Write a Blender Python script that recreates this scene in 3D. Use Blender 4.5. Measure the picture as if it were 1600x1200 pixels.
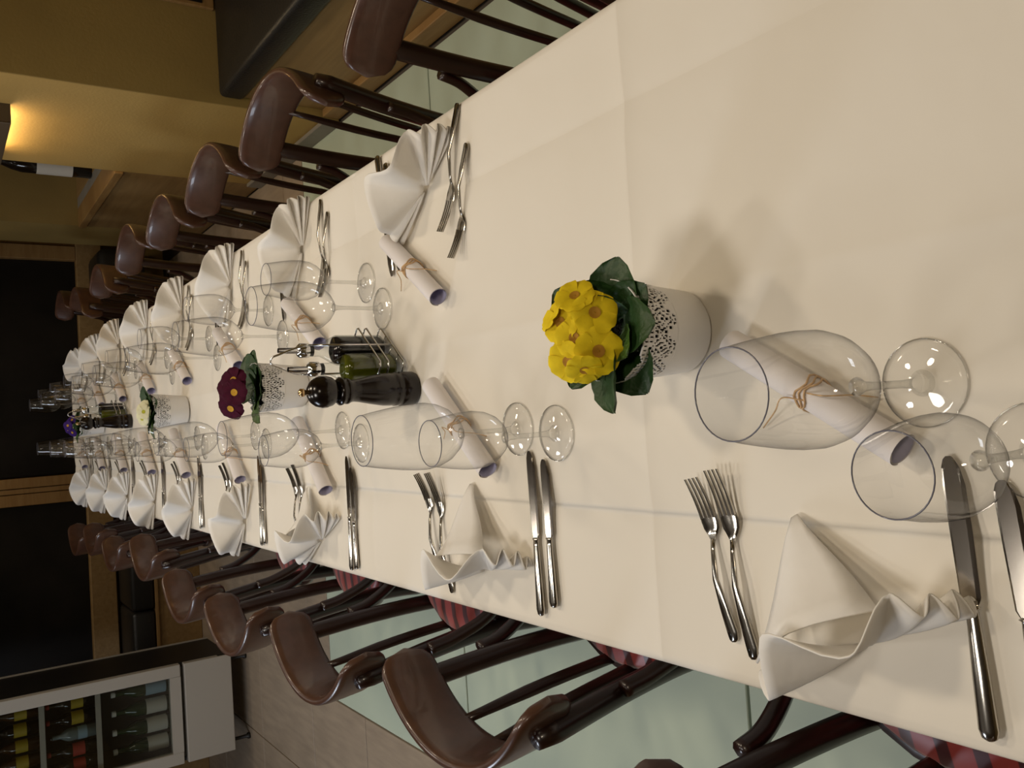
import bpy, bmesh, math, random
from mathutils import Vector, Matrix
rnd = random.Random(7)
for o in list(bpy.data.objects): bpy.data.objects.remove(o)
SC = bpy.context.scene
COL = SC.collection
PI = math.pi

# ------------------------------------------------------------------ camera
def cam_axes(pitch, yaw, roll):
    cy, sy, cp, sp = math.cos(yaw), math.sin(yaw), math.cos(pitch), math.sin(pitch)
    f = Vector((sy*cp, cy*cp, -sp)); r = Vector((cy, -sy, 0)); d = f.cross(r)
    cr, sr = math.cos(roll), math.sin(roll)
    return cr*r + sr*d, -sr*r + cr*d, f
right, down, fwd = cam_axes(*[math.radians(a) for a in (34.45, 2.58, 2.31)])
cam = bpy.data.cameras.new('camera'); co = bpy.data.objects.new('camera', cam); COL.objects.link(co)
m = Matrix.Identity(4)
for i in range(3):
    m[i][0] = down[i]; m[i][1] = right[i]; m[i][2] = -fwd[i]     # the phone was held sideways
m[0][3], m[1][3], m[2][3] = 0, 0, 1.47
co.matrix_world = m
cam.sensor_width = 36; cam.lens = 1335*36/1600; cam.clip_start = .02
SC.camera = co

# ------------------------------------------------------------------ world, lights, exposure
SC.view_settings.view_transform = 'Standard'; SC.view_settings.look = 'None'
SC.view_settings.gamma = 1; SC.view_settings.use_curve_mapping = False
SC.view_settings.exposure = 0.0
w = bpy.data.worlds.new('world'); SC.world = w; w.use_nodes = True
w.node_tree.nodes['Background'].inputs[0].default_value = (1.0, .80, .55, 1)
w.node_tree.nodes['Background'].inputs[1].default_value = .03
def spot(loc, tgt, power, col, size=1.5, blend=.6, radius=.04):
    l = bpy.data.lights.new('ceiling_spot', 'SPOT'); l.energy = power; l.color = col
    l.spot_size = size; l.spot_blend = blend; l.shadow_soft_size = radius
    o = bpy.data.objects.new('ceiling_spot', l); COL.objects.link(o); o.location = loc
    o.rotation_euler = (Vector(tgt)-Vector(loc)).to_track_quat('-Z', 'Y').to_euler(); return o
def area(loc, tgt, power, col, sx, sy):
    l = bpy.data.lights.new('left_window_light', 'AREA'); l.energy = power; l.color = col; l.shape = 'RECTANGLE'
    l.size = sx; l.size_y = sy
    o = bpy.data.objects.new('left_window_light', l); COL.objects.link(o); o.location = loc
    o.rotation_euler = (Vector(tgt)-Vector(loc)).to_track_quat('-Z', 'Y').to_euler(); return o
WARM = (1, .84, .63); COOL = (1, .94, .86); DAY = (.78, .87, 1)
for y, wl, wr in ((.95, 36, 28), (2.15, 19, 31), (3.4, 13, 18), (4.7, 15, 14)):     # two rows of ceiling downlights along the table
    spot((-.62, y, 2.66), (-.3, y-.25, .75), wl, COOL, 2.5, .7, .22 if y < 1 else .10)
    spot((.72, y+.2, 2.66), (.4, y-.05, .75), wr, WARM, 2.5, .7, .10)
spot((.25, -.55, 2.66), (.2, .3, .75), 26, WARM, 2.3, .8, .12)
spot((-.28, 5.75, 2.66), (-.28, 6.45, 1.0), 22, WARM, 1.6, .8, .06)
spot((-2.1, 3.2, 2.7), (-1.6, 3.6, 0), 14, COOL, 2.0, .8, .1)
area((-3.1, 2.9, 1.75), (0, 2.9, .8), 38, DAY, .7, 1.5)       # cool daylight added for an unseen window inferred on the left

# ------------------------------------------------------------------ materials
def nodes(name):
    mt = bpy.data.materials.new(name); mt.use_nodes = True
    return mt, mt.node_tree.nodes, mt.node_tree.links, mt.node_tree.nodes['Principled BSDF']
def mat(name, col, rough=.5, metal=0, noise=0, scale=40, bump=0, bscale=200, spec=.5, coat=0, sheen=0, stretch=None, sub=0):
    mt, N, L, b = nodes(name)
    b.inputs['Base Color'].default_value = (*col, 1); b.inputs['Roughness'].default_value = rough
    b.inputs['Metallic'].default_value = metal; b.inputs['Specular IOR Level'].default_value = spec
    b.inputs['Coat Weight'].default_value = coat; b.inputs['Coat Roughness'].default_value = .15
    b.inputs['Sheen Weight'].default_value = sheen
    tc = N.new('ShaderNodeTexCoord'); src = tc.outputs['Object']
    if stretch:
        mp = N.new('ShaderNodeMapping'); mp.inputs['Scale'].default_value = stretch; L.new(src, mp.inputs[0]); src = mp.outputs[0]
    if noise:
        n = N.new('ShaderNodeTexNoise'); n.inputs['Scale'].default_value = scale; n.inputs['Detail'].default_value = 5
        L.new(src, n.inputs['Vector'])
        r = N.new('ShaderNodeValToRGB'); L.new(n.outputs[0], r.inputs[0])
        r.color_ramp.elements[0].position = .3; r.color_ramp.elements[1].position = .7
        r.color_ramp.elements[0].color = (*[c*(1-noise) for c in col], 1)
        r.color_ramp.elements[1].color = (*[min(1, c*(1+noise)) for c in col], 1)
        L.new(r.outputs[0], b.inputs['Base Color'])
    if bump:
        n2 = N.new('ShaderNodeTexNoise'); n2.inputs['Scale'].default_value = bscale; L.new(src, n2.inputs['Vector'])
        bp = N.new('ShaderNodeBump'); bp.inputs['Strength'].default_value = bump; bp.inputs['Distance'].default_value = .01
        L.new(n2.outputs[0], bp.inputs['Height']); L.new(bp.outputs[0], b.inputs['Normal'])
    return mt
def thin_glass(name, tint=(.995, .995, .993), edge=(.38, .38, .39), refl=1.0):
    # a thin clear sheet: lets light straight through, mirrors a little, darker where seen edge-on
    mt, N, L, b = nodes(name); N.remove(b); out = N['Material Output']
    lw = N.new('ShaderNodeLayerWeight'); lw.inputs[0].default_value = .5
    pw = N.new('ShaderNodeMath'); pw.operation = 'POWER'; pw.inputs[1].default_value = 3.6; L.new(lw.outputs['Facing'], pw.inputs[0])
    mc = N.new('ShaderNodeMix'); mc.data_type = 'RGBA'; L.new(pw.outputs[0], mc.inputs[0])
    mc.inputs[6].default_value = (*tint, 1); mc.inputs[7].default_value = (*edge, 1)
    t = N.new('ShaderNodeBsdfTransparent'); L.new(mc.outputs[2], t.inputs[0])
    g = N.new('ShaderNodeBsdfGlossy'); g.inputs['Roughness'].default_value = .015
    ml = N.new('ShaderNodeMath'); ml.operation = 'MULTIPLY_ADD'; ml.inputs[1].default_value = .26*refl; ml.inputs[2].default_value = .065*refl; L.new(pw.outputs[0], ml.inputs[0])
    mx = N.new('ShaderNodeMixShader'); L.new(ml.outputs[0], mx.inputs[0]); L.new(t.outputs[0], mx.inputs[1]); L.new(g.outputs[0], mx.inputs[2])
    L.new(mx.outputs[0], out.inputs[0]); return mt
def emit(name, col, s):
    mt, N, L, b = nodes(name); b.inputs['Base Color'].default_value = (0, 0, 0, 1)
    b.inputs['Emission Color'].default_value = (*col, 1); b.inputs['Emission Strength'].default_value = s; return mt
def wood(name, c1, c2, rough=.45, scale=(3, 40, 40), coat=0):
    mt, N, L, b = nodes(name); b.inputs['Roughness'].default_value = rough; b.inputs['Coat Weight'].default_value = coat
    tc = N.new('ShaderNodeTexCoord'); mp = N.new('ShaderNodeMapping'); mp.inputs['Scale'].default_value = scale
    L.new(tc.outputs['Object'], mp.inputs[0]); n = N.new('ShaderNodeTexNoise'); n.inputs['Scale'].default_value = 1.5; n.inputs['Detail'].default_value = 6
    n.inputs['Distortion'].default_value = .6; L.new(mp.outputs[0], n.inputs['Vector'])
    r = N.new('ShaderNodeValToRGB'); L.new(n.outputs[0], r.inputs[0]); r.color_ramp.elements[0].position = .3; r.color_ramp.elements[1].position = .7
    r.color_ramp.elements[0].color = (*c1, 1); r.color_ramp.elements[1].color = (*c2, 1); L.new(r.outputs[0], b.inputs['Base Color']); return mt
def stripes(name):
    mt, N, L, b = nodes(name); b.inputs['Roughness'].default_value = .42; b.inputs['Sheen Weight'].default_value = .3
    tc = N.new('ShaderNodeTexCoord'); sx = N.new('ShaderNodeSeparateXYZ'); L.new(tc.outputs['Object'], sx.inputs[0])
    mu = N.new('ShaderNodeMath'); mu.operation = 'MULTIPLY'; mu.inputs[1].default_value = 2*PI/.048; L.new(sx.outputs[1], mu.inputs[0])
    si = N.new('ShaderNodeMath'); si.operation = 'SINE'; L.new(mu.outputs[0], si.inputs[0])
    r = N.new('ShaderNodeValToRGB'); r.color_ramp.interpolation = 'LINEAR'; mr = N.new('ShaderNodeMapRange'); mr.inputs[1].default_value = -1
    L.new(si.outputs[0], mr.inputs[0]); L.new(mr.outputs[0], r.inputs[0])
    r.color_ramp.elements[0].position = .26; r.color_ramp.elements[0].color = (.06, .008, .012, 1)
    r.color_ramp.elements[1].position = .34; r.color_ramp.elements[1].color = (.30, .035, .03, 1); L.new(r.outputs[0], b.inputs['Base Color']); return mt
def cloth_mat(name, col, sc):
    mt, N, L, b = nodes(name); b.inputs['Base Color'].default_value = (*col, 1); b.inputs['Roughness'].default_value = .75
    b.inputs['Sheen Weight'].default_value = .15; b.inputs['Specular IOR Level'].default_value = .25
    tc = N.new('ShaderNodeTexCoord'); n = N.new('ShaderNodeTexNoise'); n.inputs['Scale'].default_value = sc; n.inputs['Detail'].default_value = 3
    L.new(tc.outputs['Object'], n.inputs['Vector']); bp = N.new('ShaderNodeBump'); bp.inputs['Strength'].default_value = .35; bp.inputs['Distance'].default_value = .012
    L.new(n.outputs[0], bp.inputs['Height']); L.new(bp.outputs[0], b.inputs['Normal']); return mt
M = dict(
    cloth=cloth_mat('tablecloth_linen', (.84, .79, .70), 6), napkin=cloth_mat('napkin_linen', (.86, .83, .78), 14),
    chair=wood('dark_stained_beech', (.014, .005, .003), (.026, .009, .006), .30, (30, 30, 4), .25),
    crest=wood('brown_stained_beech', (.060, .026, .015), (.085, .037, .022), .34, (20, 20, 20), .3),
    seat=stripes('red_striped_fabric'), steel=mat('polished_steel', (.50, .47, .42), .17, 1),
    blade=mat('brushed_blade_steel', (.42, .38, .33), .13, 1),
    chrome=mat('chrome_wire', (.75, .75, .75), .12, 1),
    glass=thin_glass('clear_wine_glass'), stem=thin_glass('clear_glass_stem', (.95, .95, .94), (.50, .51, .51), 2.4),
    rim=mat('glass_rim', (.16, .16, .20), .12), pane=thin_glass('cooler_door_glass', (.80, .82, .80), (.5, .5, .5), .8),  # rim: dark ring of reflection inside the glass, put into its colour
    bottle_glass=thin_glass('cruet_glass', (.95, .96, .95), (.40, .42, .40), .7),
    paper=mat('cream_paper', (.84, .80, .80), .7), paper_in=mat('lilac_paper_inside', (.56, .54, .72), .7), raffia=mat('natural_raffia', (.62, .40, .20), .7, noise=.3, scale=200),
    pot=mat('white_enamel_pot', (.82, .81, .80), .35), soil=mat('dark_soil', (.012, .009, .007), .9, bump=1, bscale=150),
    leaf=mat('primrose_leaf', (.018, .058, .010), .5, noise=.18, scale=40, bump=.25, bscale=90),
    leaf2=mat('young_primrose_leaf', (.06, .14, .02), .45, noise=.3, scale=60, bump=.5, bscale=120),
    yellow=mat('yellow_petal', (.80, .60, .015), .7, spec=.16, noise=.12, scale=60), yellow_c=mat('amber_flower_eye', (.45, .22, .01), .7),
    plum=mat('plum_petal', (.050, .001, .015), .7, spec=.16, noise=.2, scale=80), plum_c=mat('gold_flower_eye', (.55, .30, .01), .7),
    white=mat('white_petal', (.78, .76, .52), .7, spec=.16), white_c=mat('lime_flower_eye', (.45, .45, .02), .7),
    violet=mat('violet_petal', (.045, .016, .16), .7, spec=.16), mill=wood('ebony_mill', (.004, .002, .0015), (.009, .0045, .003), .2, (25, 25, 5), 0),
    brass=mat('brass_knob', (.70, .48, .25), .25, 1), oil=mat('olive_oil', (.075, .085, .004), .12, spec=.6, noise=.5, scale=25), vinegar=mat('dark_vinegar', (.006, .004, .006), .1),
    stopper=mat('black_plastic', (.012, .012, .012), .4),
    olive=mat('shaded_ochre_paint', (.30, .205, .06), .8, noise=.08, scale=4, bump=.08, bscale=90), ochre=mat('ochre_wall_paint', (.45, .295, .088), .8, noise=.05, scale=4, bump=.08, bscale=90),  # olive: the ochre paint again, with shade mixed into its colour
    oak=wood('oak_frame', (.26, .14, .045), (.34, .20, .07), .5, (4, 4, 30)), oakh=wood('oak_panel', (.25, .15, .055), (.33, .205, .08), .5, (25, 2, 25)),
    leather=mat('black_leather', (.012, .011, .010), .42, bump=.15, bscale=120), dark=mat('night_glass', (.011, .009, .007), .4, noise=.5, scale=3, spec=.2),
    tile=mat('beige_stone_tile', (.34, .27, .20), .45, noise=.13, scale=5, stretch=(6, 1, 1)), grout=mat('dark_grout', (.08, .065, .05), .9),
    fglass=mat('frosted_green_floor_glass', (.50, .58, .47), .5, noise=.03, scale=3), greystone=mat('grey_skirting', (.24, .22, .19), .6, noise=.1, scale=10),
    ceiling=mat('ceiling_paint', (.16, .12, .08), .9), wallp=mat('warm_wall_paint', (.45, .33, .16), .85),
    fwhite=mat('cooler_white', (.44, .40, .34), .5), fblack=mat('cooler_black', (.010, .009, .008), .45), fin=mat('cooler_liner', (.16, .16, .15), .6), label=mat('paper_label', (.60, .57, .50), .7),
    green_b=mat('green_bottle', (.008, .035, .008), .1), dark_b=mat('dark_bottle', (.012, .008, .005), .1), lab_red=mat('red_label', (.45, .05, .03), .6), lab_yel=mat('yellow_label', (.45, .32, .02), .6), lab_blue=mat('pale_blue_label', (.30, .42, .50), .6),
    brown_b=mat('brown_bottle', (.05, .02, .006), .15), clear_b=mat('pale_bottle', (.18, .22, .22), .1), wine_red=mat('burgundy_label', (.12, .01, .012), .6),
    lamp=emit('lamp_glow', (1, .72, .38), 26), lampbody=mat('sconce_metal', (.10, .07, .04), .5),
)

# ------------------------------------------------------------------ builders
def link(name, me, m=None, parent=None, smooth=True):
    if m is not None and not me.materials: me.materials.append(m)
    if smooth:
        for p in me.polygons: p.use_smooth = True
    o = bpy.data.objects.new(name, me); COL.objects.link(o)
    if parent: o.parent = parent
    return o
def me_from(name, bm):
    bmesh.ops.recalc_face_normals(bm, faces=bm.faces[:])
    me = bpy.data.meshes.new(name); bm.to_mesh(me); bm.free(); return me
def obj(name, bm, m, parent=None, smooth=True, flat_angle=None):
    me = me_from(name, bm); o = link(name, me, m, parent, smooth)
    if smooth and flat_angle: me.set_sharp_from_angle(angle=flat_angle)
    return o
def box(bm, x0, x1, y0, y1, z0, z1, bev=0, seg=2):
    r = bmesh.ops.create_cube(bm, size=1)
    bmesh.ops.transform(bm, matrix=Matrix.Translation(((x0+x1)/2, (y0+y1)/2, (z0+z1)/2)) @ Matrix.Diagonal((x1-x0, y1-y0, z1-z0, 1)), verts=r['verts'])
    if bev:
        es = list({e for v in r['verts'] for e in v.link_edges})
        bmesh.ops.bevel(bm, geom=es, offset=bev, segments=seg, profile=.5, affect='EDGES')
    return bm
def rings(bm, rs, cap=True, closed=True, loop=False):
    V = [[bm.verts.new(p) for p in r] for r in rs]; n = len(V[0])
    for a, b in zip(V, V[1:]+([V[0]] if loop else [])):
        for i in range(n if closed else n-1):
            j = (i+1) % n; bm.faces.new((a[i], a[j], b[j], b[i]))
    if cap and not loop: bm.faces.new(V[0][::-1]); bm.faces.new(V[-1])
    return V
def lathe(bm, prof, n=24, cx=0, cy=0, cz=0, cap=False):
    rs = [[(cx+r*math.cos(2*PI*i/n), cy+r*math.sin(2*PI*i/n), cz+z) for i in range(n)] for r, z in prof]
    rings(bm, rs, cap=cap); return bm
def tube(bm, pts, rad, n=8, cap=True, loop=False, flat=1):
    pts = [Vector(p) for p in pts]; rs = []; prev = None; N = len(pts)
    for i, p in enumerate(pts):
        a = pts[i-1] if (i > 0 or loop) else p; b = pts[(i+1) % N] if (i < N-1 or loop) else p
        t = (b-a).normalized()
        if prev is None: u = t.orthogonal().normalized()
        else: u = (prev-t*prev.dot(t)).normalized()
        prev = u; v = t.cross(u); r = rad[i] if isinstance(rad, (list, tuple)) else rad
        rs.append([p+u*r*math.cos(2*PI*k/n)+v*r*flat*math.sin(2*PI*k/n) for k in range(n)])
    rings(bm, rs, cap=cap, loop=loop); return bm
def curve(pts, n=8):   # Catmull-Rom through the points
    P = [Vector(p) for p in pts]; P = [2*P[0]-P[1]]+P+[2*P[-1]-P[-2]]; out = []
    for i in range(1, len(P)-2):
        a, b, c, d = P[i-1:i+3]
        for k in range(n):
            t = k/n; out.append(.5*((2*b)+(c-a)*t+(2*a-5*b+4*c-d)*t*t+(3*b-a-3*c+d)*t**3))
    out.append(P[-2]); return out
def thing(name, label, cat, loc=(0, 0, 0), rz=0, group=None):
    o = bpy.data.objects.new(name, None); COL.objects.link(o); o.empty_display_size = .05
    o.location = loc; o.rotation_euler = (0, 0, rz); return tag(o, label, cat, group)
def tag(o, label, cat, group=None):
    o['label'] = label; o['category'] = cat
    if group: o['group'] = group
    return o
def struct(o, label=None, cat=None):
    o['kind'] = 'structure'
    if label: o['label'] = label
    if cat: o['category'] = cat
    return o
def dup(root, label, loc=None, rz=None, group=None):
    def cp(o, par):
        c = o.copy(); COL.objects.link(c); c.parent = par
        for k in o.children: cp(k, c)
        return c
    r = cp(root, None)
    if loc is not None: r.location = loc
    if rz is not None: r.rotation_euler = (0, 0, rz)
    r['label'] = label
    if group: r['group'] = group
    return r
class Proto:    # first call hands out the thing itself, later calls copies of it
    def __init__(s, root): s.root = root; s.used = False
    def put(s, label, loc, rz, group=None):
        if not s.used:
            s.used = True; r = s.root; r.location = loc; r.rotation_euler = (0, 0, rz); r['label'] = label
            if group: r['group'] = group
            return r
        return dup(s.root, label, loc, rz, group)
def B(): return bmesh.new()

# ------------------------------------------------------------------ the room
T = .75
fl = struct(obj('floor', box(B(), -3.2, 2.6, -1.6, 6.9, -.12, -.012), M['grout'], smooth=False), 'floor of beige stone tiles with frosted green glass panels', 'floor')
gx0, gx1 = -1.22, 1.275
ys = [-1.6, -1.1, .1, 1.305, 2.53, 3.74]
for a, b in zip(ys, ys[1:]):
    obj('glass_panel', box(B(), gx0+.004, gx1-.004, a+.004, b-.004, -.03, 0, .002, 1), M['fglass'], fl, False)
def tiles(x0, x1, yl, xs):
    xe = [x0]+[x for x in xs if x0+.05 < x < x1-.05]+[x1]
    for a, b in zip(yl, yl[1:]):
        for c, d in zip(xe, xe[1:]):
            obj('floor_tile', box(B(), c+.003, d-.003, a+.003, b-.003, -.03, 0, .0015, 1), M['tile'], fl, False)
XS = [-2.88, -1.68, -.48, .72, 1.92]
tiles(-3.2, gx0, [-1.6, -.9, -.2, .5, 1.15, 1.8, 2.6, 3.39, 4.0], [-2.44, -1.68])
tiles(gx0, 1.275, [3.74, 4.0], [-.48, .72]); tiles(-3.2, 1.275, [4.0, 4.78, 5.55, 6.4], XS)

ce = struct(obj('ceiling', box(B(), -3.2, 2.6, -1.6, 6.9, 2.8, 2.9), M['ceiling'], smooth=False), 'warm painted ceiling of the dining room', 'ceiling')
struct(obj('wall_left', box(B(), -3.3, -3.2, -1.6, 6.9, -.02, 2.8), M['wallp'], smooth=False), 'warm painted wall beyond the drinks cooler', 'wall')
struct(obj('wall_back', box(B(), -3.3, 2.6, -1.7, -1.6, -.02, 2.8), M['wallp'], smooth=False), 'warm painted wall behind the camera', 'wall')
# right: bench niche (back at x=1.75), return wall at y=3.3, ochre pier, counter, shade-toned pier
struct(obj('wall_niche', box(B(), 1.75, 1.9, -1.6, 3.3, 0, 2.8), M['olive'], smooth=False), 'shade-toned ochre wall behind the black bench', 'wall')
struct(obj('wall_return', box(B(), 1.281, 2.6, 3.296, 3.30, 0, 2.8), M['olive'], smooth=False), 'shade-toned ochre wall facing the camera at the bench end', 'wall')
struct(obj('wall_right', box(B(), 1.28, 1.5, 3.301, 4.32, 0, 2.8), M['ochre'], smooth=False), 'ochre pier lit by a wall lamp', 'wall')
struct(obj('wall_pier', box(B(), 1.28, 1.6, 5.5, 6.02, 0, 2.8), M['olive'], smooth=False), 'shade-toned ochre pier beside the dark window', 'wall')
struct(obj('wall_recess', box(B(), 2.3, 2.6, 3.37, 6.9, 0, 2.8), M['ochre'], smooth=False), 'ochre wall behind the oak counter', 'wall')
struct(obj('baseboard_right', box(B(), 1.262, 1.28, 3.3, 4.32, 0, .075, .004), M['greystone'], smooth=False), 'grey stone skirting below the ochre pier', 'baseboard')
# far wall with dark window
struct(obj('wall_far', box(B(), -3.2, 2.6, 6.62, 6.9, -.02, 2.8), M['ochre'], smooth=False), 'ochre far wall behind the dark window', 'wall')
W1 = struct(obj('window_1', box(B(), -.19, 1.25, 6.46, 6.48, .60, 2.4), M['dark'], smooth=False), 'black night window right of the oak mullion', 'window')
W2 = struct(obj('window_2', box(B(), -3.0, -.38, 6.46, 6.48, .60, 2.4), M['dark'], smooth=False), 'black night window left of the oak mullion', 'window')
struct(obj('trim_1', box(box(box(B(), -.375, -.30, 6.395, 6.47, .60, 2.4, .004), -.295, -.265, 6.41, 6.47, .6, 2.4), -.26, -.195, 6.395, 6.47, .6, 2.4, .004), M['oak'], smooth=False), 'oak mullion between the two dark windows', 'window frame')
struct(obj('trim_2', box(B(), -3.2, 1.4, 6.40, 6.62, .44, .60, .006), M['oakh'], smooth=False), 'oak sill rail below the dark windows', 'sill')
struct(obj('trim_3', box(box(B(), 1.25, 1.345, 6.40, 6.62, .60, 2.4, .004), 1.35, 1.55, 6.43, 6.62, .44, 2.4), M['oak'], smooth=False), 'oak jamb at the right end of the dark window', 'window frame')
struct(obj('trim_4', box(B(), -3.2, 1.55, 6.40, 6.62, 2.4, 2.8), M['ochre'], smooth=False), 'painted head above the dark windows', 'wall')
# bench along the far wall
fb = thing('bench', 'long dark leather bench with oak base under the far windows', 'bench', (-1.05, 5.95, 0))
obj('base', box(B(), -2.15, 2.03, .02, .449, 0, .29, .005), M['oakh'], fb, False)
obj('plinth_strip', box(B(), -2.15, 2.03, .0, .02, .27, .29, .003), M['oak'], fb, False)
for a, b in ((-2.15, -.05), (-.045, 2.03)):
    obj('seat_cushion', box(B(), a, b, 0, .449, .292, .43, .025, 3), M['leather'], fb, True)
obj('bolster', box(B(), 2.04, 2.31, .03, .449, .24, .53, .05, 3), M['leather'], fb, True)
# bench on the right
rb = thing('bench', 'black leather bench on an oak base beside the right-hand chairs', 'bench', (1.3, .8, 0))
obj('base', box(B(), .02, .449, -2.0, 2.49, 0, .40), M['oakh'], rb, False)
obj('plinth', box(B(), -.012, .02, -2.0, 2.49, 0, .075, .004), M['oak'], rb, False)
for a, b in ((-2.0, .3), (.305, 2.485)):
    obj('seat_cushion', box(B(), 0, .449, a, b, .401, .50, .022, 3), M['leather'], rb, True)
pf = thing('framed_panel', 'small dark panel in a brown frame above the bench corner', 'panel', (1.645, 3.295, .501))
obj('frame', box(B(), 0, .10, -.02, 0, 0, .235, .003), M['oak'], pf, False)
obj('inset', box(B(), .014, .10, -.024, -.019, .045, .19), M['dark'], pf, False)
# oak counter
ct = thing('counter', 'low oak service counter between the two ochre piers', 'counter', (1.28, 4.32, 0))
obj('front_panel', box(B(), .0, .03, .001, 1.179, 0, .66), M['oakh'], ct, False)
obj('top_edge', box(B(), -.012, .10, .001, 1.179, .66, .70, .004), M['oak'], ct, False)
obj('steel_strip', box(B(), .10, .16, .001, 1.179, .66, .698), M['greystone'], ct, False)
obj('worktop', box(B(), .16, .85, .001, 1.179, .64, .70), M['oakh'], ct, False)
# wall lamp on the pier: a wide dark shade that throws its light down the wall
sc = thing('wall_lamp', 'wide dark wall lamp throwing light down the ochre pier', 'lamp', (1.28, 3.88, 1.175))
obj('shade', box(box(box(box(B(), -.075, -.068, -.28, .28, 0, .26, .002, 1), -.068, 0, -.28, -.272, 0, .26), -.068, 0, .272, .28, 0, .26), -.068, 0, -.272, .272, .25, .26), M['lampbody'], sc, False)
obj('tube', box(B(), -.058, -.03, -.24, .24, .02, .05), M['lamp'], sc, False)

# ------------------------------------------------------------------ table and cloth
X0, X1, Y0, Y1 = -.312, .512, -.02, 5.72
tb = thing('dining_table', 'long dining table hidden under the white cloth', 'table', (.1, 2.85, 0))
obj('table_top', box(B(), -.395, .395, -2.85, 2.85, .69, .730, .004), M['oakh'], tb, False)
for y in (-2.6, -.9, .9, 2.6):
    obj('pedestal', box(box(B(), -.015, .055, y-.035, y+.035, .04, .70, .006), -.03, .07, y-.20, y+.20, 0, .04, .006), M['chair'], tb, False)
CX = [-.128, .131, .377]; CY = [.765+.81*k for k in range(-1, 8)]
def tent(v, lines, amp, wd=.032):        # pressed folds: alternate ridges and valleys with flat panels between
    pts = [(lines[0]-.4, 0)]+[(c, amp*(1 if k % 2 else -1)) for k, c in enumerate(lines)]+[(lines[-1]+.4, 0)]
    for (a, h), (b, g) in zip(pts, pts[1:]):
        if a <= v <= b:
            f = (v-a)/(b-a); e = lambda d: math.exp(-d*(b-a)/wd)
            return h*e(f)+g*e(1-f)
    return 0
def cloth_z(x, y):
    wob = .0016*math.sin(x*9+y*5.3)*math.sin(y*3.1+1)+.0010*math.sin(x*17+y*3.7+math.sin(y*4))
    return T-.0012+tent(x, CX, .0042)+tent(y, CY, .0048, .020)+wob*.7
bm = B(); NX, NY = 92, 300
prof = []   # across: hang, round the edge, top, hang
R = .016; DROP = .19
for k in range(7): prof.append((X0, T-R-DROP+DROP*k/7, 'L'))
for k in range(7): a = PI/2*k/6; prof.append((X0+R-R*math.cos(a), T-R+R*math.sin(a), 'T'))
xs = set(X0+R+(X1-X0-2*R)*k/66 for k in range(1, 66))
for c in CX: xs |= {c-.006, c, c+.006}
prof += [(x, None, 'M') for x in sorted(xs)]
for k in range(7): a = PI/2*(1-k/6); prof.append((X1-R+R*math.cos(a), T-R+R*math.sin(a), 'T'))
for k in range(7): prof.append((X1, T-R-DROP*(k+1)/7, 'R'))
yl = set(Y0+(Y1-Y0)*k/NY for k in range(NY+1))
for c in CY: yl |= {c-.006, c, c+.006}
yl = sorted(y for y in yl if Y0 <= y <= Y1)
rows = []
for y in yl:
    row = []
    for x, z, t in prof:
        if t == 'M': row.append(bm.verts.new((x, y, cloth_z(x, y))))
        elif t == 'T': row.append(bm.verts.new((x, y, z+(cloth_z(x, y)-T if z > T-.004 else 0))))
        else:
            d = (T-R-z)/DROP; s = -1 if t == 'L' else 1
            row.append(bm.verts.new((x+s*d*(.006+.012*math.sin(y*11+s)*d), y, z)))
    rows.append(row)
for a, b in zip(rows, rows[1:]):
    for i in range(len(a)-1): bm.faces.new((a[i], a[i+1], b[i+1], b[i]))
for row, s in ((rows[0], -1), (rows[-1], 1)):      # end drops
    top = [v for v in row if v.co.z > T-R-.001]
    prev = top
    for k in range(1, 7):
        cur = [bm.verts.new((v.co.x, v.co.y+s*(.006+.01*k/6+.004*math.sin(v.co.x*20)*k/6), T-.004-.19*k/6 if k else v.co.z)) for v in top]
        for i in range(len(top)-1): bm.faces.new((prev[i], prev[i+1], cur[i+1], cur[i]))
        prev = cur
ob = obj('tablecloth', bm, M['cloth']); tag(ob, 'long white linen tablecloth with pressed fold creases', 'tablecloth')

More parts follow.
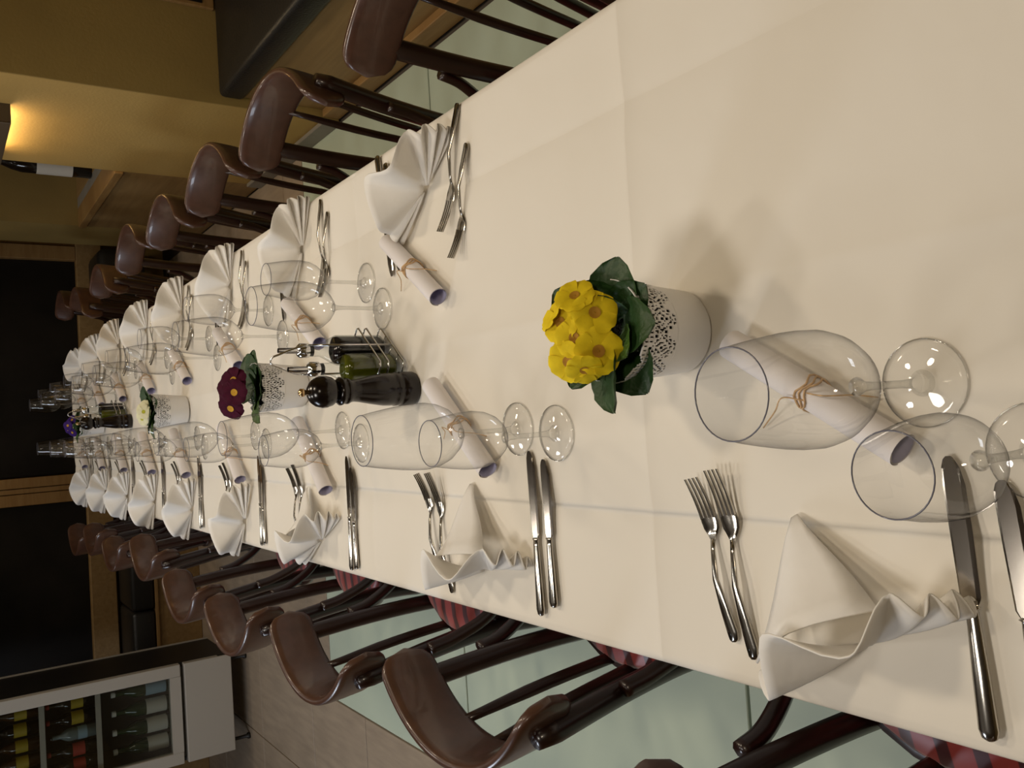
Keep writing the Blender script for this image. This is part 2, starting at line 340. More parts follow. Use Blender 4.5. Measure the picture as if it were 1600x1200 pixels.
# ------------------------------------------------------------------ chairs
def make_chair():
    t = thing('bentwood_chair', '', 'chair')
    obj('seat_ring', lathe(B(), [(.15, .435), (.198, .433), (.208, .442), (.209, .456), (.203, .466), (.15, .468), (.15, .435)], 28), M['chair'], t)
    obj('seat_pad', lathe(B(), [(.190, .462), (.192, .470), (.183, .480), (.15, .489), (.09, .494), (.03, .496), (.001, .496)], 28), M['seat'], t)
    def pol(r, a, z): return (-r*math.cos(a), r*math.sin(a), z)
    for s in (-1, 1):
        a = math.radians(47)*s
        p = curve([pol(.27, a*.86, 0), pol(.222, a*.93, .30), pol(.214, a*.97, .45), pol(.232, a, .62), pol(.264, a, .812)], 6)
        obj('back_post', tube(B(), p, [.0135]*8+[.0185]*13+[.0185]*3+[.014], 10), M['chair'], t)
        a2 = math.radians(135)*s
        obj('leg', tube(B(), [pol(.235, a2, 0), pol(.20, a2, .25), pol(.178, a2, .437)], [.012, .016, .018], 10), M['chair'], t)
        br = curve([pol(.246, math.radians(53)*s, .655), pol(.243, math.radians(56)*s, .60), pol(.240, math.radians(66)*s, .525), pol(.228, math.radians(82)*s, .475), pol(.213, math.radians(102)*s, .452)], 6)
        obj('hip_brace', tube(B(), br, .0135, 8, flat=.8), M['chair'], t)
    for d in (-21, 0, 21):
        a = math.radians(d)
        obj('spindle', tube(B(), curve([pol(.190, a*.8, .455), pol(.212, a*.92, .60), pol(.2435, a, .766)], 4), [.0118]*6+[.0105, .009, .008], 8, flat=.75), M['chair'], t)
    obj('stretcher_ring', tube(B(), [pol(.185, 2*PI*k/24, .20) for k in range(24)], .009, 8, loop=True), M['chair'], t)
    rs = []; n = 34; A = math.radians(60)
    for i in range(n+1):
        s = -1+2*i/n; s = math.sin(s*PI/2)*.35+s*.65; a = s*A; e = max(0, (abs(s)-.82)/.18)
        hh = .048*max(0, 1-e**2.4)**.5+.002; th = .0095 if e < .9 else .006
        R0 = .248; ring = []
        for k in range(14):
            c = 2*PI*k/14; cz = math.copysign(abs(math.sin(c))**.45, math.sin(c)); cr = math.copysign(abs(math.cos(c))**.6, math.cos(c))
            z = .80+hh*cz; ring.append(pol(R0+th*cr+.10*(z-.80), a, z))
        rs.append(ring)
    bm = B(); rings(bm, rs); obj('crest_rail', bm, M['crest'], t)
    return t
CH = Proto(make_chair())
ORD = ['nearest the camera', 'second from the camera', 'third from the camera', 'fourth from the camera', 'fifth from the camera', 'sixth from the camera', 'seventh from the camera', 'eighth from the camera', 'farthest from the camera']
ORDR = ORD[:7]+[ORD[8]]
LCH = [(-.27, .555, 4), (-.262, 1.155, 2), (-.30, 1.73, -2), (-.315, 2.31, 3), (-.315, 2.825, 0), (-.25, 3.36, -3), (-.29, 4.02, 2), (-.275, 4.56, 0), (-.33, 5.12, -4)]
RCH = [(.50, 1.16, 0), (.505, 1.765, 2), (.505, 2.28, 0), (.505, 2.81, -2), (.535, 3.36, 3), (.51, 4.03, -6), (.52, 4.70, -12), (.59, 5.25, 0)]
for k, (x, y, r) in enumerate(LCH): CH.put('dark bentwood chair with striped red seat on the cooler side, '+ORD[k], (x, y, 0), math.radians(r), 'chairs on the cooler side of the table')
for k, (x, y, r) in enumerate(RCH): CH.put('dark bentwood chair on the bench side, '+ORDR[k], (x, y, 0), PI+math.radians(r), 'chairs on the bench side of the table')

# ------------------------------------------------------------------ tableware prototypes
def make_glass(big):
    t = thing('wine_glass', '', 'glass')
    if big: hs, h, prof = .098, .25, [(.004, 0), (.014, .003), (.026, .012), (.037, .026), (.0435, .042), (.046, .058), (.0455, .075), (.0435, .095), (.0400, .118), (.0365, .138), (.0335, .152)]
    else: hs, h, prof = .086, .20, [(.004, 0), (.012, .003), (.022, .010), (.0305, .021), (.0360, .035), (.0378, .050), (.0370, .066), (.0345, .085), (.0315, .101), (.0292, .114)]
    obj('bowl', lathe(B(), [(r, z+hs) for r, z in prof], 40), M['glass'], t)
    rr, rz = prof[-1]
    obj('rim', tube(B(), [(rr*math.cos(2*PI*k/40), rr*math.sin(2*PI*k/40), rz+hs) for k in range(40)], .0006, 6, loop=True), M['rim'], t)
    obj('stem', lathe(B(), [(.012, .004), (.007, .008), (.0045, .016), (.0034, .035), (.0034, hs-.02), (.0045, hs-.006), (.008, hs+.001), (.001, hs+.004)], 16), M['stem'], t)
    obj('foot', lathe(B(), [(.0385, .0008), (.039, .0018), (.030, .0026), (.018, .004), (.008, .007)], 40), M['glass'], t)
    obj('foot_edge', tube(B(), [(.0387*math.cos(2*PI*k/40), .0387*math.sin(2*PI*k/40), .0013) for k in range(40)], .0008, 6, loop=True), M['stem'], t)
    return t
BIG, SML = Proto(make_glass(True)), Proto(make_glass(False))
def plate(bm, outline, zf, th):     # outline: list of (x, half width); zf(x) height of the underside
    rs = []
    for x, hw in outline:
        z = zf(x); rs.append([(x, -hw, z+th*.35), (x, -hw*.75, z), (x, hw*.75, z), (x, hw, z+th*.35), (x, hw*.8, z+th), (x, -hw*.8, z+th)])
    rings(bm, rs); return bm
def make_knife(L):
    t = thing('table_knife', '', 'knife'); h = L*.47
    rs = []
    for f, a, b in ((0, .35, .4), (.02, .75, .8), (.08, 1, 1), (.5, .85, .85), (.9, .66, .7), (.97, .6, .66), (.985, .85, .9), (1, .62, .7)):
        rs.append([(f*h, .0088*a*math.cos(2*PI*k/12), .0046+.0046*b*math.sin(2*PI*k/12)) for k in range(12)])
    bm = B(); rings(bm, rs); obj('handle', bm, M['steel'], t)
    bl = L-h; o = []; bm = B(); rs = []
    for f, up, dn in ((0, .006, .006), (.05, .0088, .0088), (.5, .0100, .0095), (.8, .0105, .009), (.92, .0100, .006), (.98, .0075, .002), (1, .005, .0)):
        x = h+f*bl; z = .0042; rs.append([(x, up, z+.0002), (x, up*.8, z+.0009), (x, -dn*.6, z+.0009), (x, -dn, z), (x, 0, z-.0006)])
    rings(bm, rs); obj('blade', bm, M['blade'], t, False); return t
def make_fork(L):
    t = thing('table_fork', '', 'fork')
    def zf(x):
        f = x/L
        return .0012+.010*max(0, math.sin(min(1, max(0, (f-.12)/.50))*PI))*.9+(.016*((f-.66)/.34)**1.7 if f > .66 else 0)
    bm = B(); plate(bm, [(0, .003), (L*.015, .0065), (L*.06, .0085), (L*.2, .0070), (L*.38, .0042), (L*.55, .0028), (L*.62, .0036)], zf, .0028); obj('handle', bm, M['steel'], t)
    bm = B(); plate(bm, [(L*.61, .0034), (L*.645, .0075), (L*.68, .0112), (L*.72, .0122), (L*.75, .0120)], zf, .0022)
    for k in range(4):
        yc = -.0093+.0062*k; rs = []
        for i in range(7):
            f = i/6; x = L*.742+f*L*.258; z = zf(x); hw = .0020*(1-.45*f); yy = yc*(1-.05*f)
            rs.append([(x, yy-hw, z), (x, yy+hw, z), (x, yy+hw*.8, z+.0022), (x, yy-hw*.8, z+.0022)])
        rings(bm, rs)
    obj('tines', bm, M['steel'], t, True, .7); return t
K1, K2, F1, F2 = Proto(make_knife(.236)), Proto(make_knife(.208)), Proto(make_fork(.205)), Proto(make_fork(.182))
def make_scroll():
    t = thing('paper_scroll', '', 'scroll'); L = .215; R = .0165; prof = []
    bm = B(); n = 34; sp = []
    for i in range(n+1):
        a = -.3+i/n*(2*PI*1.25); r = R-.0022*i/n; sp.append((r*math.cos(a), R+r*math.sin(a)))
    rs = [[(x, y, z) for y, z in sp] for x in (0, L*.33, L*.66, L)]
    rings(bm, rs, cap=False, closed=False); o = obj('sheet', bm, M['paper'], t)
    bm = B(); rs = [[(x, r*math.cos(2*PI*k/24), R+r*math.sin(2*PI*k/24)) for k in range(24)] for x, r in ((.0006, R-.0024), (L-.0006, R-.0024))]
    rings(bm, rs, cap=False); obj('inner_face', bm, M['paper_in'], t)
    bm = B()
    for q in range(3):
        tube(bm, [(L*.46+.0045*q+.003*math.sin(k*1.3+q), (R+.0008)*math.cos(2*PI*k/20), R+(R+.0008)*math.sin(2*PI*k/20)) for k in range(20)], .0011, 5, loop=True)
    for s in (-1, 1):
        tube(bm, curve([(L*.46, .004*s, 2*R), (L*.46+.02*s, .012*s, 2*R+.004), (L*.46+.035*s, .028*s+.008, R), (L*.46+.05*s, .045*s+.02, .002)], 5), .0008, 5)
    obj('raffia_tie', bm, M['raffia'], t); return t
SCR = Proto(make_scroll())
def make_napkin(seed, r=.122, H=.083, big=False):
    g = random.Random(seed); t = thing('fan_napkin', '', 'napkin')
    ang = [0, 3, 7, 12, 18, 25, 33, 42]+[42+(k+g.uniform(-.15, .15))*31 for k in range(1, 4)]+[162, 168, 173, 177, 180]
    rs = []; nr = 10; m0, m1 = 7, 11
    for i, a in enumerate(ang):
        a = math.radians(a); s = 1 if i % 2 else -1; inner = m0 < i < m1
        dep = (.028 if inner else .0115 if 1 < i <= m0 else .006)*g.uniform(.8, 1.2); rad = 1+g.uniform(-.05, .05) if inner else .97; row = []
        for k in range(nr):
            f = k/(nr-1); rr = (.08+(rad-.08)*f)
            x = r*rr*math.cos(a); zz = H*rr*math.sin(a)*1.1
            row.append((x, s*dep*(f**1.15)+.22*zz*f+.003*math.sin(f*3+a*4+seed), .003+max(0, zz)))
        rs.append(row)
    fine = []
    for i, row in enumerate(rs):
        fine.append([Vector(p) for p in row])
        if i < len(rs)-1:
            nx = rs[i+1]
            for f in (.12, .3, .5, .7, .88):
                ff = f*f*(3-2*f); bul = .06*math.sin(f*PI)
                fine.append([Vector(((p[0]+(q[0]-p[0])*f)*(1+bul*k/nr*.5), p[1]+(q[1]-p[1])*ff, (p[2]+(q[2]-p[2])*f)*(1+bul*k/nr))) for k, (p, q) in enumerate(zip(row, nx))])
    bm = B(); rings(bm, fine, cap=False, closed=False); o = obj('pleated_fan', bm, M['napkin'], t)
    md = o.modifiers.new('thickness', 'SOLIDIFY'); md.thickness = .0016; md.offset = 0
    # folded triangular prop behind the fan, lying down to the table
    bm = B(); rows_ = []; HP = H*.80
    for k in range(8):
        f = k/7; wv = .075*(1-f)+.004; y = .020+f*.115; zz = .003+HP*(1-f)*(1-.30*math.sin(f*PI))
        rows_.append([(x*wv-.020+.012*f, y+.012*(1-f)*math.cos(x*1.5), zz*(1-.35*x*x*(1-f))+(.004*(1-abs(x)) if k < 7 else 0)) for x in (-1, -.66, -.33, 0, .33, .66, 1)])
    rings(bm, rows_, cap=False, closed=False); o = obj('prop_fold', bm, M['napkin'], t)
    md = o.modifiers.new('thickness', 'SOLIDIFY'); md.thickness = .0022; md.offset = 0
    return t
NAPS = [Proto(make_napkin(s)) for s in (1, 2, 3, 4)]

# ------------------------------------------------------------------ place settings
Z = T+.0006
def zt(x, y, r=.040): return max([cloth_z(x, y)]+[cloth_z(x+q*math.cos(a*.7854), y+q*math.sin(a*.7854)) for a in range(8) for q in (r, r*.5)])+.0004
def lay(proto, label, a, b, group):      # lay a long piece from its handle end a to its tip b
    w_ = .018 if proto is SCR else .006; z = (.0021 if proto is SCR else 0)+max(zt(a[0]+(b[0]-a[0])*f/12, a[1]+(b[1]-a[1])*f/12, w_) for f in range(13))
    return proto.put(label, (a[0], a[1], z), math.atan2(b[1]-a[1], b[0]-a[0]), group)
LC = [.51, 1.15, 1.80, 2.38, 2.985, 3.515, 4.08, 4.65, 5.2]
RC = [1.29, 1.865, 2.43, 3.0, 3.55, 4.10, 4.66, 5.22]
LNAP = [(-.235, .488, -62), (-.235, 1.142, -78), (-.248, 1.83, -60), (-.24, 2.38, -32), (-.24, 2.97, -30), (-.24, 3.53, -26), (-.24, 4.07, -28), (-.24, 4.63, -24), (-.24, 5.2, -26)]
RNAP = [(.397, 1.262, -52), (.41, 1.85, -30), (.415, 2.40, -22), (.42, 2.97, -15), (.425, 3.53, -18), (.425, 4.10, -10), (.425, 4.66, -14), (.43, 5.22, -40)]
def at_place(side, k): return ('%s place' % (ORD if side == 'cooler' else ORDR)[k].replace(' from the camera', '').replace(' the camera', '')) + ' on the %s side' % side
LGL = {0: ((.005, .412), (-.055, .325)), 1: (((-.02, 1.04)), (-.028, .947)), 2: ((-.007, 1.686), (-.035, 1.60)), 3: ((-.007, 2.27), (-.03, 2.185))}
for k, c in enumerate(LC):
    w = at_place('cooler', k); g = 'cooler side '
    j = lambda s=.006: rnd.uniform(-s, s)
    if k == 0: kn = (((-.294, .379), (-.06, .392)), ((-.285, .333), (-.08, .350))); fo = (((-.276, .625), (-.077, .652)), ((-.262, .650), (-.064, .686)))
    elif k == 1: kn = (((-.288, 1.006), (-.058, 1.008)), ((-.272, .974), (-.067, .975))); fo = (((-.29, 1.262), (-.088, 1.296)), ((-.268, 1.296), (-.085, 1.336)))
    else:
        y = c-.135+j(); kn = (((-.297, y+.012), (-.066, y+.006)), ((-.292, y-.014), (-.085, y-.012))); y = c+.14+j()
        fo = (((-.285, y), (-.08, y+.012)), ((-.27, y+.03), (-.088, y+.05)))
    lay(K1, 'longer steel table knife, '+w, *kn[0], g+'long knives'); lay(K2, 'shorter steel knife, '+w, *kn[1], g+'short knives')
    lay(F1, 'longer steel table fork, '+w, *fo[0], g+'long forks'); lay(F2, 'shorter steel fork, '+w, *fo[1], g+'short forks')
    b, s = LGL.get(k, ((-.01+j(), c-.115+j()), (-.03+j(), c-.20+j())))
    BIG.put('tall clear wine glass, '+w, (*b, zt(*b)), 0, g+'tall wine glasses'); SML.put('short clear wine glass, '+w, (*s, zt(*s)), 0, g+'short wine glasses')
    x, y, a = LNAP[k]; NAPS[k % 4].put('white linen napkin folded to a fan, '+w, (x, y, zt(x, y, .1)), math.radians(a), g+'napkins')
    near = {0: (-.052, .426), 1: (-.080, 1.10), 2: (-.134, 1.753)}.get(k, (-.125, c-.03)); far = {0: (.066, .618), 1: (.06, 1.26), 2: (.008, 1.89)}.get(k, (.015, c+.115))
    lay(SCR, 'rolled paper tied with raffia, '+w, near, far, g+'scrolls')
RGL = {0: ((.219, 1.464), (.279, 1.531)), 1: ((.229, 2.017), (.305, 2.108))}
for k, c in enumerate(RC):
    w = at_place('bench', k); g = 'bench side '
    if k == 0: kn = (((.505, 1.44), (.29, 1.414)), ((.482, 1.408), (.285, 1.383))); fo = (((.506, 1.148), (.303, 1.203)), ((.436, 1.130), (.262, 1.173)))
    else:
        y = c+.135+j(); kn = (((.500, y+.014), (.27, y)), ((.490, y-.014), (.285, y-.026))); y = c-.145+j()
        fo = (((.495, y+.012), (.29, y+.02)), ((.46, y-.022), (.28, y+.006)))
    lay(K1, 'longer steel table knife, '+w, *kn[0], g+'long knives'); lay(K2, 'shorter steel knife, '+w, *kn[1], g+'short knives')
    lay(F1, 'longer steel table fork, '+w, *fo[0], g+'long forks'); lay(F2, 'shorter steel fork, '+w, *fo[1], g+'short forks')
    b, s = RGL.get(k, ((.228+j(), c+.155+j()), (.295+j(), c+.235+j())))
    BIG.put('tall clear wine glass, '+w, (*b, zt(*b)), 0, g+'tall wine glasses'); SML.put('short clear wine glass, '+w, (*s, zt(*s)), 0, g+'short wine glasses')
    x, y, a = RNAP[k]; NAPS[(k+2) % 4].put('white linen napkin folded to a fan, '+w, (x, y, zt(x, y, .1)), math.radians(a), g+'napkins')
    near = {0: (.203, 1.219)}.get(k, (.182, c-.125)); far = {0: (.325, 1.385)}.get(k, (.288, c+.045))
    lay(SCR, 'rolled paper tied with raffia, '+w, near, far, g+'scrolls')

# ------------------------------------------------------------------ primroses in lace pots
PH, PR0, PR1 = .112, .047, .056
def lace_pot(parent):
    bm = B(); lathe(bm, [(.001, .001), (PR0-.002, .001), (PR0, .004), (PR0+(PR1-PR0)*.52, PH*.52)], 64); lathe(bm, [(PR0-.003, .004), (PR0+(PR1-PR0)*.52-.0012, PH*.52)], 64)
    o = obj('pot_wall', bm, M['pot'], parent)
    bm = B(); U = 11; C = 20; n = U*C; nr = 22; z0 = PH*.52; V = {}
    def vert(i, k):
        i %= n
        if (i, k) not in V:
            z = z0+(PH-z0)*k/nr; r = PR0+(PR1-PR0)*z/PH; a = 2*PI*i/n; V[i, k] = bm.verts.new((r*math.cos(a), r*math.sin(a), z))
        return V[i, k]
    for i in range(n):
        for k in range(nr):
            u = ((i+.5) % C)/C*2-1; v = (k+.5)/nr
            if v > .80+.20*math.sqrt(max(0, 1-u*u)): continue      # scalloped rim
            b = (v-.47)/.40; d = abs(u)+abs(b); q = i % 3; hole = False
            if .70 < d < .92 and (i+k//2) % 3: hole = True
            if .34 < d < .52 and (i+k//2) % 3: hole = True
            if abs(u) < .12 and abs(b) < .13: hole = True
            if 1.05 < d < 1.35 and v < .7 and (i % 3) and (k % 3): hole = True
            if d > .98 and v > .70 and (i % 3 == 1) and (k % 3): hole = True
            if v < .05: hole = False
            if not hole: bm.faces.new((vert(i, k), vert(i+1, k), vert(i+1, k+1), vert(i, k+1)))
    o = obj('lace_rim', bm, M['pot'], parent); md = o.modifiers.new('thickness', 'SOLIDIFY'); md.thickness = .0011; md.offset = 0
    bm = B(); lathe(bm, [(PR0+.002, PH*.5), (PR1-.006, PH*.80), (.03, PH*.84), (.001, PH*.86)], 24); obj('soil', bm, M['soil'], parent)
def leaf_mesh(L, W):
    bm = B(); rows_ = []; n = 12
    for i in range(n+1):
        f = i/n; hw = max(.08*W, W*math.sin(min(1, max(0, (f-.16)/.84))**.80*PI)**.50 if f > .2 else .14*W)
        if i == n: hw = W*.10
        rows_.append([(L*f, y*hw*(1+.03*math.sin(i*4+y*3)), .12*L*f-.32*L*f*f+.20*hw*y*y-.0010*math.cos(y*PI*3)+.0008*math.sin(i*2.2)*abs(y)) for y in (-1, -.75, -.5, -.25, 0, .25, .5, .75, 1)])
    rings(bm, rows_, cap=False, closed=False); me = me_from('leaf', bm); return me
LEAFS = [leaf_mesh(.064, .031), leaf_mesh(.052, .024)]
def petal_mesh(s):
    bm = B(); rows_ = []; n = 8
    for i in range(n+1):
        f = i/n; hw = s*(.09+.46*math.sin(f**.9*PI*.62))
        rows_.append([(s*f*(1-.26*y*y*f**3)-(.07*s*f**6*math.exp(-(y*5)**2)), y*hw, .26*s*f-.26*s*f*f+.035*s*math.sin(y*5+1)*f*f) for y in (-1, -.85, -.6, -.3, -.12, 0, .12, .3, .6, .85, 1)])
    rings(bm, rows_, cap=False, closed=False); return me_from('petal', bm)
def eye_mesh(s):
    bm = B(); lathe(bm, [(.25*s, .085*s), (.16*s, .07*s), (.06*s, .03*s), (.0005, .05*s)], 12); lathe(bm, [(.08*s, 0), (.03*s, -.9*s)], 6); return me_from('flower', bm)
PET, EYE = {}, {}
def flower(parent, kind, eye, pos, nrm, s):
    if (kind, s) not in PET:
        PET[kind, s] = petal_mesh(s); PET[kind, s].materials.append(M[kind]); EYE[kind, s] = eye_mesh(s); EYE[kind, s].materials.append(M[eye])
    f = link('flower', EYE[kind, s], None, parent); f.location = pos
    f.rotation_euler = Vector(nrm).to_track_quat('Z', 'Y').to_euler()
    for k in range(5):
        p = link('petal', PET[kind, s], None, f); p.rotation_euler = (rnd.uniform(-.10, .10), rnd.uniform(-.10, .06), 2*PI*k/5+rnd.uniform(-.08, .08))
def leaf(parent, pos, az, pitch, which, scale=1, m='leaf', roll=0):
    me = LEAFS[which]; key = me.name+m
    if key not in PET:
        c = me.copy(); c.materials.append(M[m]); PET[key] = c
    o = link('leaf', PET[key], None, parent); o.location = pos; o.rotation_mode = 'XYZ'
    o.rotation_euler = (Matrix.Rotation(az, 3, 'Z') @ Matrix.Rotation(-pitch, 3, 'Y') @ Matrix.Rotation(roll, 3, 'X')).to_euler(); o.scale = (scale,)*3
D = math.radians
p1 = thing('primrose_pot', 'yellow primrose in a white lace-edged metal pot near the camera', 'potted plant', (.083, .694, zt(.083, .694, .047)), 0, 'primroses down the table')
lace_pot(p1)
z = PH*.86
for az, pt, wh, s, mt, rl, dz in ((-88, 22, 0, 1.0, 'leaf', -.15, .004), (-55, 20, 0, .95, 'leaf', .15, 0), (-150, 10, 0, 1.05, 'leaf', -.2, 0), (-175, 26, 0, 1.25, 'leaf', .4, .004), (-18, 22, 0, 1.1, 'leaf', .2, .0), (12, 48, 1, 1.15, 'leaf', .6, 0),
        (150, 45, 0, 1.05, 'leaf', 0, .006), (120, 40, 0, 1.0, 'leaf', 0, 0), (40, 52, 0, 1.1, 'leaf', 0, .006), (85, 32, 0, 1, 'leaf', 0, 0), (-122, 40, 1, .95, 'leaf2', -.3, .006), (-35, 58, 1, .9, 'leaf', 1.0, .004)):
    leaf(p1, (.010*math.cos(D(az)), .010*math.sin(D(az)), z+dz), D(az), D(pt), wh, s, mt, rl)
for x, y, h, n, s in ((.018, -.016, .150, (.15, -.85, .55), .026), (-.022, -.018, .150, (-.1, -.85, .55), .027), (.038, .002, .160, (.6, -.45, .7), .023), (.012, .016, .170, (.1, -.35, 1), .024),
                      (-.030, .010, .168, (-.35, -.4, .9), .025), (-.040, -.006, .160, (-.8, -.45, .5), .022), (.024, .030, .168, (.5, .3, .9), .024), (-.006, .000, .166, (0, -.6, .9), .023)):
    flower(p1, 'yellow', 'yellow_c', (x, y, h-.008), n, s)
def small_pot(label, kind, eye, loc, seed, n, s, top, lean):
    g = random.Random(seed); t = thing('primrose_pot', label, 'potted plant', loc, g.uniform(0, 6), 'primroses down the table'); lace_pot(t); t.rotation_euler = (0, 0, 0)
    for q in range(11):
        az = q*2.4+g.uniform(-.3, .3); leaf(t, (.012*math.cos(az), .012*math.sin(az), z), az, g.uniform(.1, .75), q % 2, g.uniform(1.0, 1.25), 'leaf2' if q == 4 else 'leaf', g.uniform(-.3, .3))
    for q in range(n):
        a = q*2.4; r = .012+.022*math.sqrt(q/max(1, n-1)); x, y = lean[0]+r*math.cos(a), lean[1]+r*math.sin(a)
        flower(t, kind, eye, (x, y, top+g.uniform(-.012, .008)-.5*abs(r-.012)), (x*14, y*10-.55, .8), s)
    return t
small_pot('plum red primrose in a white lace-edged pot', 'plum', 'plum_c', (.100, 1.90, zt(.100, 1.90, .047)), 3, 6, .031, .174, (-.012, -.010))
small_pot('white primrose in a white lace-edged pot', 'white', 'white_c', (.092, 2.975, zt(.092, 2.975, .047)), 5, 4, .025, .150, (-.004, -.012))
small_pot('violet primrose in a white lace-edged pot far down the table', 'violet', 'plum_c', (.095, 4.62, zt(.095, 4.62, .047)), 9, 6, .025, .160, (-.004, 0))

# ------------------------------------------------------------------ pepper mill and cruet sets
def make_mill():
    t = thing('pepper_mill', '', 'pepper mill')
    obj('body', lathe(B(), [(.001, 0), (.029, 0), (.0305, .004), (.0305, .028), (.0285, .030), (.0300, .033), (.0300, .040), (.0283, .043), (.0292, .047), (.0285, .062), (.0245, .085), (.0200, .106), (.0190, .115), (.0200, .122), (.0225, .126), (.0225, .130), (.0205, .133), (.0240, .137), (.0245, .141), (.0200, .145), (.015, .147)], 28), M['mill'], t)
    obj('head', lathe(B(), [(.014, .146), (.0195, .149), (.0245, .156), (.0272, .166), (.0272, .173), (.0245, .183), (.0185, .191), (.0100, .196), (.001, .197)], 28), M['mill'], t)
    obj('top_knob', lathe(B(), [(.0045, .196), (.0045, .202), (.0068, .204), (.0068, .210), (.004, .2125), (.001, .213)], 16), M['brass'], t)
    return t
ML = Proto(make_mill())
ML.put('dark turned wood pepper mill with brass knob beside the near cruet rack', (.061, 1.364, zt(.061, 1.364, .03)), 0, 'pepper mills')
def make_bottle(fill, s):
    t = thing('cruet_bottle', '', 'bottle'); r = .0255
    def sq(r, z, p=.75, n=28):
        out = []
        for k in range(n):
            a = 2*PI*k/n+PI/4; q = (abs(math.cos(a))**(2/p)+abs(math.sin(a))**(2/p))**(-p/2); out.append((r*q*math.cos(a), r*q*math.sin(a), z))
        return out
    pr = [(.020, .001), (.0250, .004), (.0255, .012), (.0255, .090), (.0235, .100), (.0150, .115), (.0112, .123), (.0108, .140), (.0118, .146)]
    bm = B(); rings(bm, [sq(a*s, z, .72 if z < .1 else 1) for a, z in pr], cap=False); obj('bottle_glass', bm, M['bottle_glass'], t)
    bm = B(); rings(bm, [sq(.0225*s, .004), sq(.0238*s, .010, .72), sq(.0238*s, .088, .72), sq(.0222*s, .095, .72)]); obj('contents', bm, M[fill], t)
    obj('stopper', lathe(B(), [(.0105, .136), (.0105, .150), (.0085, .150)], 16), M['stopper'], t)
    obj('collar', lathe(B(), [(.0128, .144), (.0132, .146), (.0132, .160), (.0095, .164), (.006, .165)], 18), M['chrome'], t)
    sp = obj('pour_spout', tube(B(), [(0, 0, .160), (0, 0, .186), (.0005, -.0005, .199)], [.0058, .0056, .0046], 12, cap=False), M['chrome'], t)
    return t
OIL, VIN = Proto(make_bottle('oil', 1.0)), Proto(make_bottle('vinegar', 1.0))
def make_rack():
    t = thing('cruet_rack', '', 'cruet rack'); a, b = .060, .0315
    def loop(z): return [(x, y, z) for x, y in ((-a, -b+.006), (-a+.006, -b), (a-.006, -b), (a, -b+.006), (a, b-.006), (a-.006, b), (-a+.006, b), (-a, b-.006))]
    for zz in (.004, .034, .050): obj('wire_loop', tube(B(), loop(zz), .0018, 8, loop=True), M['chrome'], t)
    bm = B()
    for x in (-.03, .03): tube(bm, [(x, -b, .004), (x, b, .004)], .0015, 6)
    tube(bm, [(0, -b, .004), (0, b, .004)], .0015, 6); obj('base_wire', bm, M['chrome'], t)
    for y in (-b, b):
        obj('upright', tube(B(), [(0, y, .004), (0, y, .165)], .0018, 8), M['chrome'], t)
    obj('handle', tube(B(), curve([(0, -b, .165), (0, -b*.9, .180), (0, -.013, .212), (0, -.006, .225), (0, .006, .225), (0, .013, .212), (0, b*.9, .180), (0, b, .165)], 3), .0018, 8), M['chrome'], t)
    return t
RK = Proto(make_rack())
def rack_at(x, y, rz, which):
    RK.put('chrome wire cruet rack with loop handle, '+which, (x, y, zt(x, y, .06)), rz, 'cruet racks'); c, s = math.cos(rz), math.sin(rz)
    OIL.put('square glass bottle of green olive oil in the rack, '+which, (x-.029*c, y-.029*s, zt(x, y, .06)+.0058), rz, 'oil bottles')
    VIN.put('square glass bottle of dark vinegar in the rack, '+which, (x+.029*c, y+.029*s, zt(x, y, .06)+.0058), rz, 'vinegar bottles')
rack_at(.122, 1.442, D(50), 'beside the plum primrose')
rack_at(.128, 4.02, D(60), 'beyond the white primrose')
ML.put('dark turned wood pepper mill beyond the white primrose', (.085, 3.93, zt(.085, 3.93, .03)), 0, 'pepper mills')

# ------------------------------------------------------------------ drinks cooler and its bottles
FX0, FX1, FY0, FY1, FZ0, FZ1 = -1.77, -1.235, 4.97, 5.47, .10, 1.80
fr = thing('drinks_cooler', 'tall glass-door drinks cooler with black side standing on the tiles', 'cooler', (FX0, FY0, 0))
W_, D_ = FX1-FX0, FY1-FY0
obj('side_panel', box(B(), W_-.025, W_, .045, D_, FZ0, FZ1, .003), M['fblack'], fr, False)
obj('side_panel', box(B(), 0, .025, .045, D_, FZ0, FZ1, .003), M['fblack'], fr, False)
obj('back_panel', box(B(), .025, W_-.025, D_-.03, D_, FZ0, FZ1), M['fin'], fr, False)
obj('rear_edge_strip', box(B(), W_-.004, W_+.006, D_-.012, D_+.004, FZ0, FZ1), M['fwhite'], fr, False)
obj('lower_housing', box(B(), .025, W_-.025, .045, D_-.03, FZ0, .37), M['fin'], fr, False)
obj('top_housing', box(B(), .0, W_, .0, D_, FZ1, FZ1+.16, .004), M['fwhite'], fr, False)
lp = obj('lower_panel', box(B(), 0, W_, .0, .044, FZ0, .355, .004), M['fwhite'], fr, False)
for k in range(6): obj('vent_slot', box(B(), W_-.004, W_+.002, .008+.006*k, .011+.006*k, .12, .17), M['fblack'], lp, False)
dr = obj('door_frame', box(box(box(box(B(), 0, .065, 0, .044, .375, FZ1-.005, .004), W_-.065, W_, 0, .044, .375, FZ1-.005, .004), .065, W_-.065, 0, .044, .375, .43), .065, W_-.065, 0, .044, FZ1-.07, FZ1-.005), M['fwhite'], fr, False)
obj('door_glass', box(B(), .065, W_-.065, .018, .024, .43, FZ1-.07), M['pane'], dr, False)
SH = [.43, .80, 1.06, 1.32]
for zz in SH:
    s = obj('shelf', box(B(), .028, W_-.028, .06, D_-.04, zz-.02, zz-.012), M['chrome'], fr, False)
    obj('price_rail', box(B(), .028, W_-.028, .052, .058, zz-.032, zz-.006), M['fwhite'], s, False)
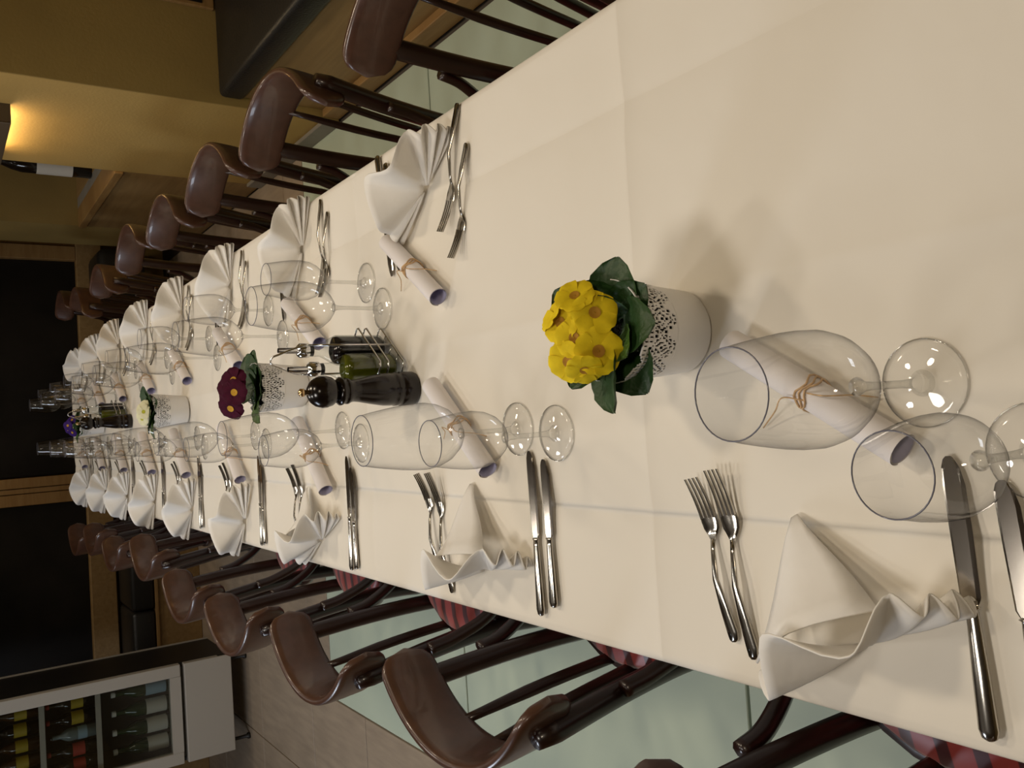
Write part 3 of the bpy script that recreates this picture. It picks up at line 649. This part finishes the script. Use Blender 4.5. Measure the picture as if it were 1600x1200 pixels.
for x in (.04, W_-.04):
    for y in (.06, D_-.06): obj('foot', lathe(B(), [(.001, 0), (.018, 0), (.018, .012), (.010, .02), (.010, FZ0)], 12, x, y), M['fblack'], fr)
def make_fbottle(name, glass, lab, r, h, lab0, lab1, cap='dark_b'):
    t = thing(name, '', 'bottle')
    obj('bottle_body', lathe(B(), [(.001, 0), (r, .001), (r, h*.58), (r*.8, h*.66), (r*.38, h*.76), (r*.34, h*.94), (r*.38, h*.95)], 18), M[glass], t)
    obj('label', lathe(B(), [(r+.0006, h*lab0), (r+.0006, h*lab1)], 18), M[lab], t)
    obj('cap', lathe(B(), [(r*.40, h*.93), (r*.40, h), (.001, h)], 12), M[cap], t); return t
def row(protos, n, zz, y, what, where):
    for k in range(n):
        x = FX0+.065+(W_-.13)*(k+.5)/n; p = protos[k % len(protos)]
        p[0].put('%s, %s, %s' % (p[1], ['leftmost', 'second from left', 'third from left', 'second from right', 'rightmost'][k if n == 5 else (0, 1, 3, 4)[k]], where), (x, y, zz-.0115), k*.7, 'cooler bottles '+where)
GB = (Proto(make_fbottle('water_bottle', 'green_b', 'label', .040, .29, .06, .42, 'label')), 'green bottle with broad white label'); 
BB = (Proto(make_fbottle('water_bottle', 'green_b', 'lab_blue', .040, .29, .06, .42, 'label')), 'green bottle with pale blue label')
Y1_, R1_ = (Proto(make_fbottle('soft_drink_bottle', 'dark_b', 'lab_yel', .033, .23, .25, .5, 'lab_red')), 'dark bottle with yellow label'), (Proto(make_fbottle('soft_drink_bottle', 'dark_b', 'lab_red', .033, .23, .25, .5, 'lab_red')), 'dark bottle with red label')
C1_ = (Proto(make_fbottle('soft_drink_bottle', 'clear_b', 'lab_blue', .033, .22, .2, .4)), 'pale glass bottle'); O1_ = (Proto(make_fbottle('beer_bottle', 'brown_b', 'lab_yel', .031, .22, .25, .5, 'brass')), 'brown glass bottle')
row([GB, GB, GB, BB], 4, SH[0], FY0+.115, '', 'on the lowest cooler shelf')
row([R1_, R1_, C1_, Y1_, Y1_], 5, SH[1], FY0+.11, '', 'on the middle cooler shelf')
row([C1_, O1_, O1_, Y1_, O1_], 5, SH[2], FY0+.11, '', 'on the upper cooler shelf')
# wine bottles on the counter
def wine(label, loc, glass, lab, r, h):
    p = make_fbottle('wine_bottle', glass, lab, r, h, .16, .46); p.location = loc; p['label'] = label
wine('large dark wine bottle with white label on the oak counter', (1.475, 4.98, .701), 'dark_b', 'label', .055, .56)
wine('dark wine bottle with burgundy label behind the white-labelled one', (1.60, 5.18, .701), 'dark_b', 'wine_red', .05, .48)
